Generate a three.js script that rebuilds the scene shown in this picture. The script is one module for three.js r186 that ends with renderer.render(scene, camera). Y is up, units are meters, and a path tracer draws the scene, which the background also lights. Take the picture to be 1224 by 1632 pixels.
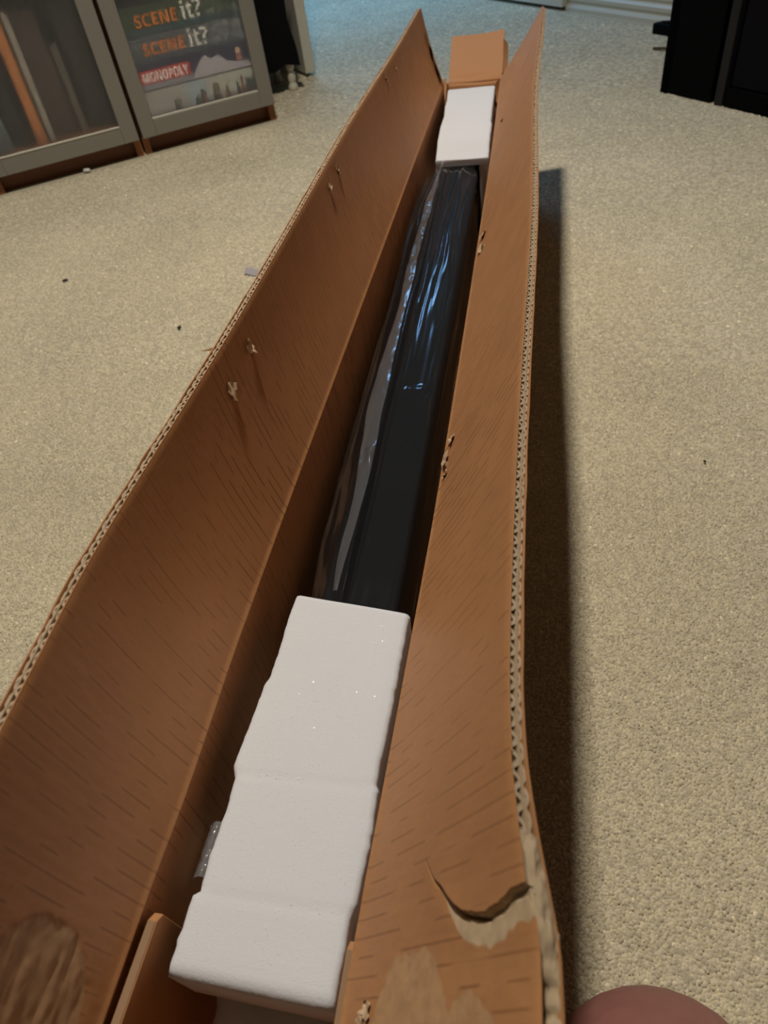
import * as THREE from 'three';
import { RoundedBoxGeometry } from 'three/addons/geometries/RoundedBoxGeometry.js';
import { RectAreaLightUniformsLib } from 'three/addons/lights/RectAreaLightUniformsLib.js';
import { mergeGeometries, mergeVertices } from 'three/addons/utils/BufferGeometryUtils.js';
import { MarchingCubes } from 'three/addons/objects/MarchingCubes.js';

// ------------------------------------------------------------------ camera, light, exposure
const scene = new THREE.Scene();
scene.background = new THREE.Color(0x000000);
const camera = new THREE.PerspectiveCamera(73.87, 1224 / 1632, 0.02, 40);
{ // a phone held 56 cm above the carpet, tipped 44 degrees down and rolled a little
  const m = new THREE.Matrix4().makeBasis(
    new THREE.Vector3(0.97943352, -0.1211164, -0.16137164),
    new THREE.Vector3(-0.02962621, 0.70479436, -0.70879278),
    new THREE.Vector3(0.19958025, 0.69899623, 0.686711));
  camera.quaternion.setFromRotationMatrix(m);
  camera.position.set(0, 0.56, 0);
  camera.focus = 0.52;
  camera.userData.fStop = 11.5;
}
const renderer = new THREE.WebGLRenderer({ antialias: true });
renderer.toneMapping = THREE.LinearToneMapping;
renderer.toneMappingExposure = 1.0;
renderer.shadowMap.enabled = true;
RectAreaLightUniformsLib.init();

// the room is turned 36 degrees from the carton: (a, b) run along and out from the cabinet wall
const TURN = 0.6312;
const E1 = new THREE.Vector3(Math.cos(TURN), 0, -Math.sin(TURN)), E2 = new THREE.Vector3(Math.sin(TURN), 0, Math.cos(TURN));
const room = (a, b, y = 0) => new THREE.Vector3(E1.x * a + E2.x * b, y, E1.z * a + E2.z * b);

const LAMP = { a: 0.375, b: -1.086, y: 2.3, size: 0.15, power: 560, color: new THREE.Color(1.0, 0.945, 0.86) };
const lampAt = room(LAMP.a, LAMP.b, LAMP.y), lampAim = new THREE.Vector3(-0.6, 0, -0.25), lampWay = lampAim.clone().sub(lampAt).normalize(); // the lamp head is tipped towards the near half of the room
const lampLight = new THREE.RectAreaLight(LAMP.color, LAMP.power, LAMP.size, LAMP.size);
lampLight.position.copy(lampAt).addScaledVector(lampWay, 0.012);
lampLight.lookAt(lampAim);
lampLight.name = 'ceiling_lamp_light';
scene.add(lampLight);
// bluish light in the hallway beyond the doorway: a window at its left end and a square ceiling lamp
const BLUE = new THREE.Color(0.25, 0.55, 1.0);
const HALL_WINDOW = { a: -1.53, b: -4.08, y: 1.3, w: 1.1, h: 1.2, power: 7 };
const hallWindowLight = new THREE.RectAreaLight(BLUE, HALL_WINDOW.power, HALL_WINDOW.w, HALL_WINDOW.h);
hallWindowLight.position.copy(room(HALL_WINDOW.a + 0.03, HALL_WINDOW.b, HALL_WINDOW.y)); hallWindowLight.lookAt(room(5, HALL_WINDOW.b, HALL_WINDOW.y)); hallWindowLight.name = 'window_light'; scene.add(hallWindowLight);
const HALL_LAMP = { a: 1.45, b: -3.9, y: 2.0, w: 0.75, d: 0.5, power: 19 };
const hallLampLight = new THREE.RectAreaLight(BLUE, HALL_LAMP.power, HALL_LAMP.w, HALL_LAMP.d);
hallLampLight.position.copy(room(HALL_LAMP.a, HALL_LAMP.b, HALL_LAMP.y - 0.012)); hallLampLight.rotation.set(-Math.PI / 2, 0, TURN); hallLampLight.name = 'hall_lamp_light'; scene.add(hallLampLight);

// ------------------------------------------------------------------ helpers
let seed = 7;
const rnd = () => { seed = (seed + 0x6d2b79f5) | 0; let t = Math.imul(seed ^ (seed >>> 15), 1 | seed); t = (t + Math.imul(t ^ (t >>> 7), 61 | t)) ^ t; return ((t ^ (t >>> 14)) >>> 0) / 4294967296; };
const hash = (x, y, z = 0) => { let h = Math.imul(x | 0, 374761393) ^ Math.imul(y | 0, 668265263) ^ Math.imul(z | 0, 2147483647 ^ 0x5bd1e995); h = Math.imul(h ^ (h >>> 13), 1274126177); h ^= h >>> 16; return (h >>> 0) / 4294967296; };
const sm = (t) => t * t * (3 - 2 * t);
function noise(x, y, k = 0) { const i = Math.floor(x), j = Math.floor(y), u = sm(x - i), v = sm(y - j); return (hash(i, j, k) * (1 - u) + hash(i + 1, j, k) * u) * (1 - v) + (hash(i, j + 1, k) * (1 - u) + hash(i + 1, j + 1, k) * u) * v; }
function fbm(x, y, k = 0, n = 4) { let s = 0, w = 0.5, t = 0; for (let i = 0; i < n; i++) { s += w * noise(x, y, k + i); t += w; x *= 2.03; y *= 2.03; w *= 0.5; } return s / t; }
const spline = (points) => (x) => { // Catmull-Rom through [x, y] pairs, x rising
  const n = points.length; if (x <= points[0][0]) return points[0][1]; if (x >= points[n - 1][0]) return points[n - 1][1];
  let i = 0; while (x > points[i + 1][0]) i++;
  const [x1, y1] = points[i], [x2, y2] = points[i + 1], h = x2 - x1, slope = (j) => (j <= 0 ? (points[1][1] - points[0][1]) / (points[1][0] - points[0][0]) : j >= n - 1 ? (points[n - 1][1] - points[n - 2][1]) / (points[n - 1][0] - points[n - 2][0]) : (points[j + 1][1] - points[j - 1][1]) / (points[j + 1][0] - points[j - 1][0]));
  const t = (x - x1) / h, m1 = slope(i) * h, m2 = slope(i + 1) * h, t2 = t * t, t3 = t2 * t;
  return (2 * t3 - 3 * t2 + 1) * y1 + (t3 - 2 * t2 + t) * m1 + (-2 * t3 + 3 * t2) * y2 + (t3 - t2) * m2;
};
const clamp = (x, a = 0, b = 1) => Math.min(b, Math.max(a, x));
const step = (a, b, x) => sm(clamp((x - a) / (b - a)));
const lerp = (a, b, t) => a + (b - a) * t;
function curve(points) { // piecewise smooth interpolation of [x, y] pairs, x rising
  return (x) => { if (x <= points[0][0]) return points[0][1]; for (let i = 1; i < points.length; i++) if (x <= points[i][0]) { const [x0, y0] = points[i - 1], [x1, y1] = points[i]; return lerp(y0, y1, sm((x - x0) / (x1 - x0))); } return points[points.length - 1][1]; };
}
const counts = new Map();
function numbered(name) { const n = counts.get(name) || 0; counts.set(name, n + 1); return n ? `${name}_${String(n).padStart(3, '0')}` : name; }
function shade(o) { o.traverse((m) => { if (m.isMesh) { m.castShadow = true; m.receiveShadow = true; } }); return o; }
function mesh(name, geometry, material, parent) { const m = new THREE.Mesh(geometry, material); m.name = parent && parent !== scene ? name : numbered(name); (parent || scene).add(m); shade(m); return m; }
function tag(o, label, category, group) { o.userData.label = label; o.userData.category = category; if (group) o.userData.group = group; return o; }
function thing(name, label, category, position, turn = 0, group) { const g = new THREE.Group(); g.name = numbered(name); g.position.copy(position); g.rotation.y = turn; scene.add(g); return tag(g, label, category, group); }
function struct(name, geometry, material, parent) { const m = new THREE.Mesh(geometry, material); m.name = name; (parent || scene).add(m); shade(m); if (!parent) m.userData.kind = 'structure'; return m; }
const box = (w, h, d, x, y, z) => new THREE.BoxGeometry(w, h, d).translate(x, y, z);
const rbox = (w, h, d, r, x, y, z, seg = 2) => new RoundedBoxGeometry(w, h, d, seg, r).translate(x, y, z);
const merge = (list) => mergeGeometries(list.map((g) => { const n = g.index ? g.toNonIndexed() : g; for (const k of Object.keys(n.attributes)) if (!['position', 'normal', 'uv'].includes(k)) n.deleteAttribute(k); return n; }));
// a sheet from f(i/nu, j/nv) -> [x, y, z]
function sheet(us, vs, f, uvf, flip = false) {
  const pos = [], uv = [], idx = [], nu = us.length, nv = vs.length;
  for (let j = 0; j < nv; j++) for (let i = 0; i < nu; i++) { pos.push(...f(us[i], vs[j])); uv.push(...(uvf ? uvf(us[i], vs[j]) : [us[i], vs[j]])); }
  for (let j = 0; j + 1 < nv; j++) for (let i = 0; i + 1 < nu; i++) { const a = j * nu + i, b = a + 1, c = a + nu, d = c + 1; if (flip) idx.push(a, c, b, b, c, d); else idx.push(a, b, c, b, d, c); }
  const g = new THREE.BufferGeometry();
  g.setAttribute('position', new THREE.Float32BufferAttribute(pos, 3)); g.setAttribute('uv', new THREE.Float32BufferAttribute(uv, 2)); g.setIndex(idx); g.computeVertexNormals(); return g;
}
const range = (a, b, n) => Array.from({ length: n + 1 }, (_, i) => a + (b - a) * i / n);
function dataTexture(w, h, f, srgb, repeat) { // f(u, v) -> [r, g, b] in 0..1, linear for colours
  const d = new Uint8Array(w * h * 4), enc = (x) => 255 * (srgb ? (x <= 0.0031308 ? 12.92 * x : 1.055 * Math.pow(x, 1 / 2.4) - 0.055) : x);
  for (let j = 0, k = 0; j < h; j++) for (let i = 0; i < w; i++) { const c = f((i + 0.5) / w, (j + 0.5) / h); for (let q = 0; q < 3; q++) d[k++] = clamp(enc(clamp(c.length ? c[q] : c)), 0, 255); d[k++] = 255; }
  const t = new THREE.DataTexture(d, w, h); t.magFilter = THREE.LinearFilter; t.minFilter = THREE.LinearMipmapLinearFilter; t.generateMipmaps = true; if (srgb) t.colorSpace = THREE.SRGBColorSpace;
  if (repeat) { t.wrapS = t.wrapT = THREE.RepeatWrapping; t.repeat.set(...repeat); } t.needsUpdate = true; return t;
}
const lin = (r, g, b) => new THREE.Color().setRGB(r, g, b);
const std = (c, roughness = 0.8, more = {}) => new THREE.MeshStandardMaterial({ color: c, roughness, side: THREE.DoubleSide, ...more });

// ------------------------------------------------------------------ materials
const KRAFT = [0.465, 0.217, 0.083], PALE = [0.45, 0.33, 0.2], CARPET = [0.44, 0.383, 0.266];
const matKraft = std(lin(...KRAFT), 0.72), matPale = std(lin(...PALE), 0.9), matInner = std(lin(0.3, 0.18, 0.095), 0.9);
const matPlaster = std(lin(0.23, 0.22, 0.2), 0.9), matCeiling = std(lin(0.27, 0.26, 0.24), 0.95), matTrim = std(lin(0.62, 0.58, 0.47), 0.5);
const matBlack = new THREE.MeshPhysicalMaterial({ color: lin(0.0015, 0.0015, 0.002), roughness: 0.65, specularIntensity: 0.12 }), matBlackMatte = new THREE.MeshPhysicalMaterial({ color: lin(0.0035, 0.0035, 0.004), roughness: 0.8, specularIntensity: 0.3, side: THREE.DoubleSide });

// ------------------------------------------------------------------ the room
const carpetTexture = dataTexture(1024, 1024, (u, v) => {
  const q = 60; // wraps: noise on a torus is approximated by blending two offsets
  const n = (s, k) => { const a = fbm(u * s, v * s, k, 3), b = fbm((u - 1) * s, v * s, k, 3), c = fbm(u * s, (v - 1) * s, k, 3), d = fbm((u - 1) * s, (v - 1) * s, k, 3); const x = u, y = v; return (a * (1 - x) + b * x) * (1 - y) + (c * (1 - x) + d * x) * y; };
  const m = 0.9 + 0.2 * (n(7, 3) - 0.5) + 0.22 * (n(190, 11) - 0.5) + 0.1 * (hash((u * 1024) | 0, (v * 1024) | 0, 5) - 0.5);
  return [CARPET[0] * m * 1.28, CARPET[1] * m * 1.28, CARPET[2] * m * 1.28 * (0.97 + 0.06 * n(9, 21))];
}, true, [1 / 1.3, 1 / 1.3]);
const carpetBump = dataTexture(1024, 1024, (u, v) => { const n = fbm(u * 210, v * 210, 31, 2) * 0.6 + fbm(u * 70, v * 70, 41, 2) * 0.4; return [n, n, n]; }, false, [1 / 1.3, 1 / 1.3]);
const matCarpet = new THREE.MeshStandardMaterial({ map: carpetTexture, bumpMap: carpetBump, bumpScale: 0.004, roughness: 1 });
function slab(a0, a1, b0, b1, y0, y1) { // an upright or flat block in room coordinates, uv in metres
  const g = new THREE.BoxGeometry(a1 - a0, y1 - y0, b1 - b0), p = g.attributes.position, n = g.attributes.normal, uv = g.attributes.uv;
  for (let i = 0; i < p.count; i++) { const x = p.getX(i), y = p.getY(i), z = p.getZ(i); if (Math.abs(n.getY(i)) > 0.5) uv.setXY(i, x, z); else if (Math.abs(n.getX(i)) > 0.5) uv.setXY(i, z, y); else uv.setXY(i, x, y); }
  const c = room((a0 + a1) / 2, (b0 + b1) / 2, (y0 + y1) / 2);
  return g.rotateY(TURN).translate(c.x, c.y, c.z);
}
const CEIL = 2.45;
struct('floor', slab(-2.72, 3.3, -5.02, 2.32, -0.1, 0), matCarpet);
struct('ceiling', slab(-2.72, 3.3, -5.02, 2.32, CEIL, CEIL + 0.1), matCeiling);
struct('wall_left', merge([slab(-2.72, 0.69, -2.64, -2.52, 0, CEIL), slab(0.57, 0.69, -3.27, -2.64, 0, CEIL)]), matPlaster);
struct('wall_doorway', merge([slab(0.69, 0.93, -3.27, -3.15, 0, CEIL), slab(0.93, 2.055, -3.27, -3.15, 2.06, CEIL)]), matPlaster);
struct('wall_far', slab(2.06, 2.18, -3.27, 2.32, 0, CEIL), matPlaster);
struct('wall_near', slab(-2.72, 2.06, 2.2, 2.32, 0, CEIL), matPlaster);
struct('wall_right', slab(-2.72, -2.6, -2.52, 2.2, 0, CEIL), matPlaster);
const matHall = std(lin(0.6, 0.58, 0.54), 0.9);
struct('wall_hall', merge([slab(3.18, 3.3, -5.02, -3.27, 0, CEIL), slab(2.18, 3.3, -3.27, -3.15, 0, CEIL), slab(-1.7, 0.57, -3.27, -3.15, 0, CEIL),
  slab(-1.7, 3.18, -5.02, -4.9, 0, CEIL),
  slab(-1.7, -1.58, -3.51, -3.27, 0, CEIL), slab(-1.7, -1.58, -4.9, -4.65, 0, CEIL), slab(-1.7, -1.58, -4.65, -3.51, 0, 0.68), slab(-1.7, -1.58, -4.65, -3.51, 1.92, CEIL)]), matHall);
{
  const glow = new THREE.MeshStandardMaterial({ color: 0x05080a, roughness: 0.3, emissive: BLUE, emissiveIntensity: 1.5 });
  const p1 = struct('window_1', slab(-1.66, -1.65, -4.64, -3.52, 0.69, 1.91), glow);
  struct('window_frame', merge([slab(-1.67, -1.59, -4.65, -4.61, 0.68, 1.92), slab(-1.67, -1.59, -3.55, -3.51, 0.68, 1.92), slab(-1.67, -1.59, -4.61, -3.55, 0.68, 0.72), slab(-1.67, -1.59, -4.61, -3.55, 1.88, 1.92)]), matTrim, p1);
}
{
  const t = thing('hall_lamp', 'rectangular bluish lamp hanging in the hallway beyond the doorway', 'lamp', room(HALL_LAMP.a, HALL_LAMP.b, HALL_LAMP.y), TURN);
  mesh('diffuser', rbox(HALL_LAMP.w, 0.03, HALL_LAMP.d, 0.008, 0, 0.012, 0), new THREE.MeshStandardMaterial({ color: 0xffffff, roughness: 0.6, emissive: BLUE, emissiveIntensity: 4 }), t);
  mesh('lamp_rod', new THREE.CylinderGeometry(0.01, 0.01, CEIL - HALL_LAMP.y - 0.02, 10).translate(0, (CEIL - HALL_LAMP.y + 0.02) / 2 + 0.005, 0), matTrim, t);
}
// tall moulded baseboard on the far wall: a profile swept along the wall
{
  const prof = [[0, 0], [-0.03, 0], [-0.031, 0.012], [-0.027, 0.02], [-0.019, 0.023], [-0.019, 0.027], [-0.025, 0.034], [-0.026, 0.045], [-0.021, 0.051], [-0.014, 0.054], [-0.014, 0.058], [-0.019, 0.064], [-0.02, 0.12], [-0.016, 0.128], [-0.008, 0.135], [0, 0.14]];
  const sh = new THREE.Shape(prof.map(([x, y]) => new THREE.Vector2(x, y)));
  const g = new THREE.ExtrudeGeometry(sh, { depth: 4.75, bevelEnabled: false }).rotateY(TURN), c = room(2.06, -2.6, 0);
  struct('baseboard_far', g.translate(c.x, 0, c.z), matTrim);
}
// two white door leaves folded into this room on each side of the doorway
function doorLeaf(n, a0, a1, label) {
  const g = new THREE.Group(); g.name = `door_${n}`; g.userData.kind = 'structure'; g.position.copy(room((a0 + a1) / 2, -3.145, 0)); g.rotation.y = TURN; scene.add(g);
  const w = a1 - a0, y0 = 0.012, y1 = 2.03;
  struct('door_leaf', rbox(w, y1 - y0, 0.54, 0.0025, 0, (y0 + y1) / 2, 0.27), matTrim, g);
  for (const s of [-1, 1]) for (const [p0, p1] of [[0.2, 0.95], [1.1, 1.85]]) struct('door_panel', rbox(0.006, p1 - p0, 0.34, 0.0025, s * (w / 2 + 0.001), (p0 + p1) / 2, 0.27), matTrim, g);
  const k = new THREE.LatheGeometry([[0, 0], [0.012, 0], [0.01, 0.02], [0.024, 0.034], [0.024, 0.046], [0, 0.055]].map(([x, y]) => new THREE.Vector2(x, y)), 20);
  struct('door_knob', k.rotateZ(n === 1 ? -Math.PI / 2 : Math.PI / 2).translate((n === 1 ? 1 : -1) * w / 2, 1.0, 0.48), std(lin(0.5, 0.38, 0.18), 0.3, { metalness: 0.9 }), g);
  for (const y of [0.25, 1.02, 1.8]) struct('door_hinge', new THREE.CylinderGeometry(0.006, 0.006, 0.09, 10).translate((n === 1 ? -1 : 1) * (w / 2 + 0.004), y, 0.004), std(lin(0.5, 0.42, 0.25), 0.35, { metalness: 0.9 }), g);
  return g;
}
doorLeaf(1, 0.937, 0.973); doorLeaf(2, 2.015, 2.05);

// the ceiling lamp out of frame above the carton
{
  const t = thing('ceiling_lamp', 'tilted square lamp head on the ceiling above the carton', 'lamp', lampAt.clone(), TURN);
  const head = new THREE.Object3D(); head.position.copy(lampAt); head.lookAt(lampAim); head.updateMatrix();
  const local = new THREE.Matrix4().makeRotationY(-TURN).multiply(new THREE.Matrix4().extractRotation(head.matrix));
  const place = (g) => g.applyMatrix4(local);
  mesh('diffuser', place(rbox(LAMP.size, LAMP.size, 0.02, 0.006, 0, 0, -0.01)), new THREE.MeshStandardMaterial({ color: 0xffffff, roughness: 0.6, emissive: LAMP.color, emissiveIntensity: 2.5 }), t);
  mesh('lamp_housing', place(rbox(LAMP.size + 0.02, LAMP.size + 0.02, 0.03, 0.006, 0, 0, -0.037)), matTrim, t);
  mesh('lamp_arm', new THREE.CylinderGeometry(0.012, 0.012, CEIL - LAMP.y - 0.035, 12).translate(0, (CEIL - LAMP.y + 0.035) / 2, 0), matTrim, t);
}

// ------------------------------------------------------------------ the carton
const ZF = -1.555, ZN = 0.035, HB = 0.2, F = 0.131, XL = -0.1795, XR = -0.0665, T = 0.0075;
const foldR = spline([[-1.56, -0.0672], [-1.1, -0.0628], [-0.65, -0.0626], [-0.37, -0.0638], [-0.2, -0.0672], [-0.07, -0.0702], [0.04, -0.072]]);
const foldL = spline([[-1.56, -0.1795], [-0.6, -0.1806], [-0.235, -0.1808], [-0.132, -0.1785], [-0.08, -0.179], [0.04, -0.1775]]);
const edgeR = spline([[-1.56, 0.0085], [-1.285, 0.002], [-0.97, -0.0018], [-0.5, -0.0027], [-0.25, -0.0037], [-0.17, -0.0039], [-0.13, -0.0028], [-0.1, 0.0005], [-0.08, 0.0042], [-0.055, 0.0085], [0.04, 0.01]]);
const edgeL = spline([[-1.56, -0.2132], [-1.05, -0.212], [-0.73, -0.2092], [-0.53, -0.2068], [-0.37, -0.204], [-0.19, -0.2045], [-0.13, -0.2005], [-0.09, -0.1975], [0.04, -0.193]]);
const angR = (z) => Math.acos((edgeR(z) - foldR(z)) / F) * 180 / Math.PI, angL = (z) => Math.acos((edgeL(z) - foldL(z)) / F) * 180 / Math.PI;
const sides = { L: { fold: foldL, ang: angL, s: -1 }, R: { fold: foldR, ang: angR, s: 1 } };
// a point of a long flap: s from the fold, n outwards from the inner liner
function flapPoint(k, z, s, n) {
  const { fold, ang, s: sg } = sides[k], th = ang(z) * Math.PI / 180, x0 = fold(z);
  const bow = sg * 0.0016 * Math.sin(z * 9 + (sg > 0 ? 1 : 0)) * (s / F) + 0.003 * Math.sin(Math.PI * s / F) * (sg < 0 ? 1 : 0.4);
  const nx = -Math.sin(th) * -sg, ny = Math.cos(th) * -sg, m = n + bow; // outward: left flap to -x, right flap to +x
  return [x0 + Math.cos(th) * s + nx * m, HB + Math.sin(th) * s + ny * m, z];
}
const tearBase = spline([[0.06, -0.098], [0.066, -0.091], [0.079, -0.0805], [0.091, -0.073], [0.101, -0.0708], [0.111, -0.0715], [0.126, -0.0755], [0.14, -0.0765]]), tearCurve = (s) => tearBase(s) + 0.0012 * (noise(s * 220, 2, 7) - 0.5) + 0.0006 * (noise(s * 700, 2, 8) - 0.5);
function innerRelief(k, z, s) { // inward is negative
  let n = -0.0008 * Math.exp(-((s / 0.0022) ** 2));
  if (k === 'R') {
    const d = z - tearCurve(s), near = step(0.058, 0.085, s);
    if (z > -0.14) {
      if (d < 0) n -= near * 0.0013 * Math.exp(d / 0.012);
      else n += near * (0.0042 * (1 - step(0.0005, 0.001 + 0.0008 * step(0.1, 0.12, s), d)) * 1.0 + 0.0016 * Math.exp(-d / 0.006)) * (1 + 0.25 * (noise(s * 300, 1, 4) - 0.5));
      n += 0.001 * (fbm(s * 60, z * 60, 8) - 0.5) * step(-0.13, -0.06, z);
    }
  } else if (z > -0.09) { // peeled patch with ribs
    n += 0.0018 * patchL(z, s) * (fbm(z * 70 + s * 60, s * 260, 14, 3) - 0.2);
  }
  return n;
}
function patchL(z, s) { // where tape tore the paper face off, near the close end of the left flap
  const w = 0.006 * (fbm(z * 120, s * 120, 51) - 0.5);
  const r = Math.hypot((s - 0.05) / 0.036, (z + 0.018) / 0.036) + w * 22;
  return 1 - step(0.97, 1.03, r);
}
function patchR(z, s) {
  const w = 0.5 * (fbm(z * 130, s * 130, 61, 3) - 0.5);
  const a = Math.hypot((s - 0.052) / 0.03, (z + 0.03) / 0.036) + w * 0.5, b = Math.hypot((s - 0.093) / 0.022, (z + 0.022) / 0.026) + w * 0.5;
  return 1 - step(0.98, 1.03, Math.min(a, b));
}
function zRows() { const z = []; let x = ZN; while (x > ZF) { z.push(x); x -= x > -0.12 ? 0.0008 : x > -0.3 ? 0.006 : 0.014; } z.push(ZF); return z.reverse(); }
const uOf = (z) => Math.sqrt(clamp((ZN - z) / (ZN - ZF))), zOf = (u) => ZN - (ZN - ZF) * u * u;
const FLUTE = 0.0078;
function kraftAt(k, z, s, plain) { // colour of the inner face: kraft with flute scuffs, stains and bare torn spots
  const grain = 0.86 + 0.16 * fbm(z * 22, s * 30, 70, 3) + 0.1 * fbm(z * 900, s * 220, 74, 2);
  let c = KRAFT.map((x) => x * grain);
  const row = Math.floor(z / FLUTE), dz = Math.abs(z / FLUTE - row - 0.5) * FLUTE, on = step(0.36, 0.6, noise(s * 75 + hash(row, 3, 9) * 80, row * 1.7, 77));
  const dash = (1 - step(0.00025, 0.00075, dz)) * on * (0.36 + 0.4 * step(0.35, 0.7, fbm(z * 5, s * 12, 79, 2)));
  c = c.map((x, i) => x * (1 - dash * [0.75, 0.85, 0.9][i]));
  if (plain) return c;
  const bare = (t, tone) => { const f = 0.8 + 0.4 * fbm(z * 300, s * 300, 81, 3); c = c.map((x, i) => lerp(x, tone[i] * f, t)); };
  if (k === 'L') bare(patchL(z, s) * 0.9, [0.46, 0.28, 0.14]);
  else {
    bare(patchR(z, s) * 0.85, [0.48, 0.28, 0.135]);
    const d = z - tearCurve(s), wid = Math.max(0.0004, 0.0095 * step(0.066, 0.09, s) + 0.003 * (fbm(s * 300, 3, 5) - 0.5));
    if (s > 0.066 && d > -0.0005) bare((1 - step(wid * 0.85, wid, d)) * step(0.064, 0.074, s), [0.55, 0.4, 0.24]);
    const c1 = z + 0.076 + 0.3 * Math.abs(s - 0.012) - 0.004 * fbm(s * 400, 1, 2);
  }
  return c;
}
function flapTexture(k) { return dataTexture(2048, 512, (u, v) => kraftAt(k, zOf(u), v * F), true); }
function flapBump(k) { return dataTexture(1024, 256, (u, v) => { const z = zOf(u), s = v * F; const n = 0.5 + 0.22 * Math.sin(z / FLUTE * Math.PI * 2) * 0.5 + 0.25 * (fbm(z * 500, s * 500, 90, 2) - 0.5); return [n, n, n]; }, false); }

const carton = thing('shipping_carton', 'long narrow opened brown corrugated carton lying on the carpet', 'carton', new THREE.Vector3(0, 0, 0));
function band(k, s0, s1, n0, n1, z0 = ZF, z1 = ZN, steps = 130) { // a closed layer of a flap between offsets n0..n1
  const zs = range(z0, z1, steps), ring = [[s0, n0], [s1, n0], [s1, n1], [s0, n1], [s0, n0]], pos = [], idx = [], N = 5;
  for (const z of zs) for (const [s, n] of ring) pos.push(...flapPoint(k, z, typeof s === 'function' ? s(z) : s, typeof n === 'function' ? n(z) : n));
  for (let i = 0; i + 1 < zs.length; i++) for (let j = 0; j < 4; j++) { const a = i * N + j; idx.push(a, a + 1, a + N, a + 1, a + N + 1, a + N); }
  for (const e of [0, (zs.length - 1) * N]) idx.push(e, e + 1, e + 2, e, e + 2, e + 3);
  const g = new THREE.BufferGeometry(); g.setAttribute('position', new THREE.Float32BufferAttribute(pos, 3)); g.setAttribute('uv', new THREE.Float32BufferAttribute(new Float32Array(pos.length / 3 * 2), 2)); g.setIndex(idx); const f = g.toNonIndexed(); f.computeVertexNormals(); return f;
}
function fluting(k, nA, nB, sTop, z0, z1, phase) { // one corrugated medium between two liners, seen at the cut edge
  const per = 8, steps = Math.round((z1 - z0) / FLUTE * per), th = 0.0006, pos = [], idx = [];
  for (let i = 0; i <= steps; i++) {
    const z = lerp(z0, z1, i / steps), w = 1 + 0.25 * (noise(z * 90, phase, 3) - 0.5), ph = (z / FLUTE + phase + 0.25 * noise(z * 40, phase, 5)) * Math.PI * 2, q = clamp(Math.sin(ph) * 1.25, -1, 1), mid = (nA + nB) / 2, am = (nB - nA) / 2 - th * 0.6, n = mid + q * am * w;
    const top = sTop + 0.0012 * (noise(z * 220, phase * 7, 6) - 0.6), lean = Math.cos(ph);
    const dzz = -th * lean * 0.8;
    for (const [s, d] of [[sTop - 0.014, -1], [top, -1], [top, 1], [sTop - 0.014, 1]]) pos.push(...flapPoint(k, z + d * (Math.abs(q) > 0.98 ? 0 : th * 0.9) * Math.sign(lean || 1) * -1, s, n + d * th));
  }
  for (let i = 0; i < steps; i++) for (let j = 0; j < 3; j++) { const a = i * 4 + j; idx.push(a, a + 1, a + 4, a + 1, a + 5, a + 4); }
  const g = new THREE.BufferGeometry(); g.setAttribute('position', new THREE.Float32BufferAttribute(pos, 3)); g.setAttribute('uv', new THREE.Float32BufferAttribute(new Float32Array(pos.length / 3 * 2), 2)); g.setIndex(idx); const f = g.toNonIndexed(); f.computeVertexNormals(); return f;
}
const matEdge = std(lin(0.47, 0.36, 0.24), 0.95), matLiner = std(lin(0.44, 0.3, 0.17), 0.9);
function longFlap(k) {
  const zs = zRows(), ss = [0, 0.001, 0.002, 0.003, 0.0045, 0.006, 0.009, 0.014, ...range(0.02, 0.126, k === 'R' ? 80 : 60), 0.129, F];
  const warp = (z, s) => (k === 'R' ? z + (tearCurve(Math.max(s, 0.058)) + 0.0765) * Math.max(0, 1 - Math.abs(z + 0.0765) / 0.035) * step(0.03, 0.062, s) : z); // rows follow the tear
  const inner = sheet(zs, ss, (z, s) => { const w = warp(z, s); return flapPoint(k, w, s, innerRelief(k, w, s) + (s === F ? 0.0006 : 0)); }, (z, s) => [uOf(warp(z, s)), s / F], k === 'R');
  const m = new THREE.MeshStandardMaterial({ map: flapTexture(k), bumpMap: flapBump(k), bumpScale: 0.00025, roughness: 0.56, side: THREE.DoubleSide });
  const flap = mesh('long_flap', inner, m, carton);
  const zEnd = k === 'R' ? -0.088 : ZN;
  const grow = k === 'R' ? (z) => T + 0.0022 * step(-0.12, -0.06, z) : () => T;
  mesh('inner_liner', band(k, F - 0.006, F, 0.0004, 0.0012, ZF, k === 'R' ? -0.12 : -0.1), matKraft, flap);
  mesh('middle_liner', band(k, F - 0.02, F - 0.0005, 0.0039, 0.0049, ZF, zEnd), matLiner, flap);
  mesh('outer_liner', band(k, 0, (z) => F + 0.0009 * (noise(z * 60, 3, 12) - 0.5), (z) => grow(z) - 0.0009, grow, ZF, ZN, 260), matKraft, flap);
  mesh('flute_row', fluting(k, 0.0009, 0.0041, F - 0.0008, ZF, zEnd, 0.13), matEdge, flap);
  mesh('flute_row', fluting(k, 0.0047, T - 0.0009, F - 0.0008, ZF, zEnd, 0.61), matEdge, flap);
  return flap;
}
const flapLeft = longFlap('L'), flapRight = longFlap('R');
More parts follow.
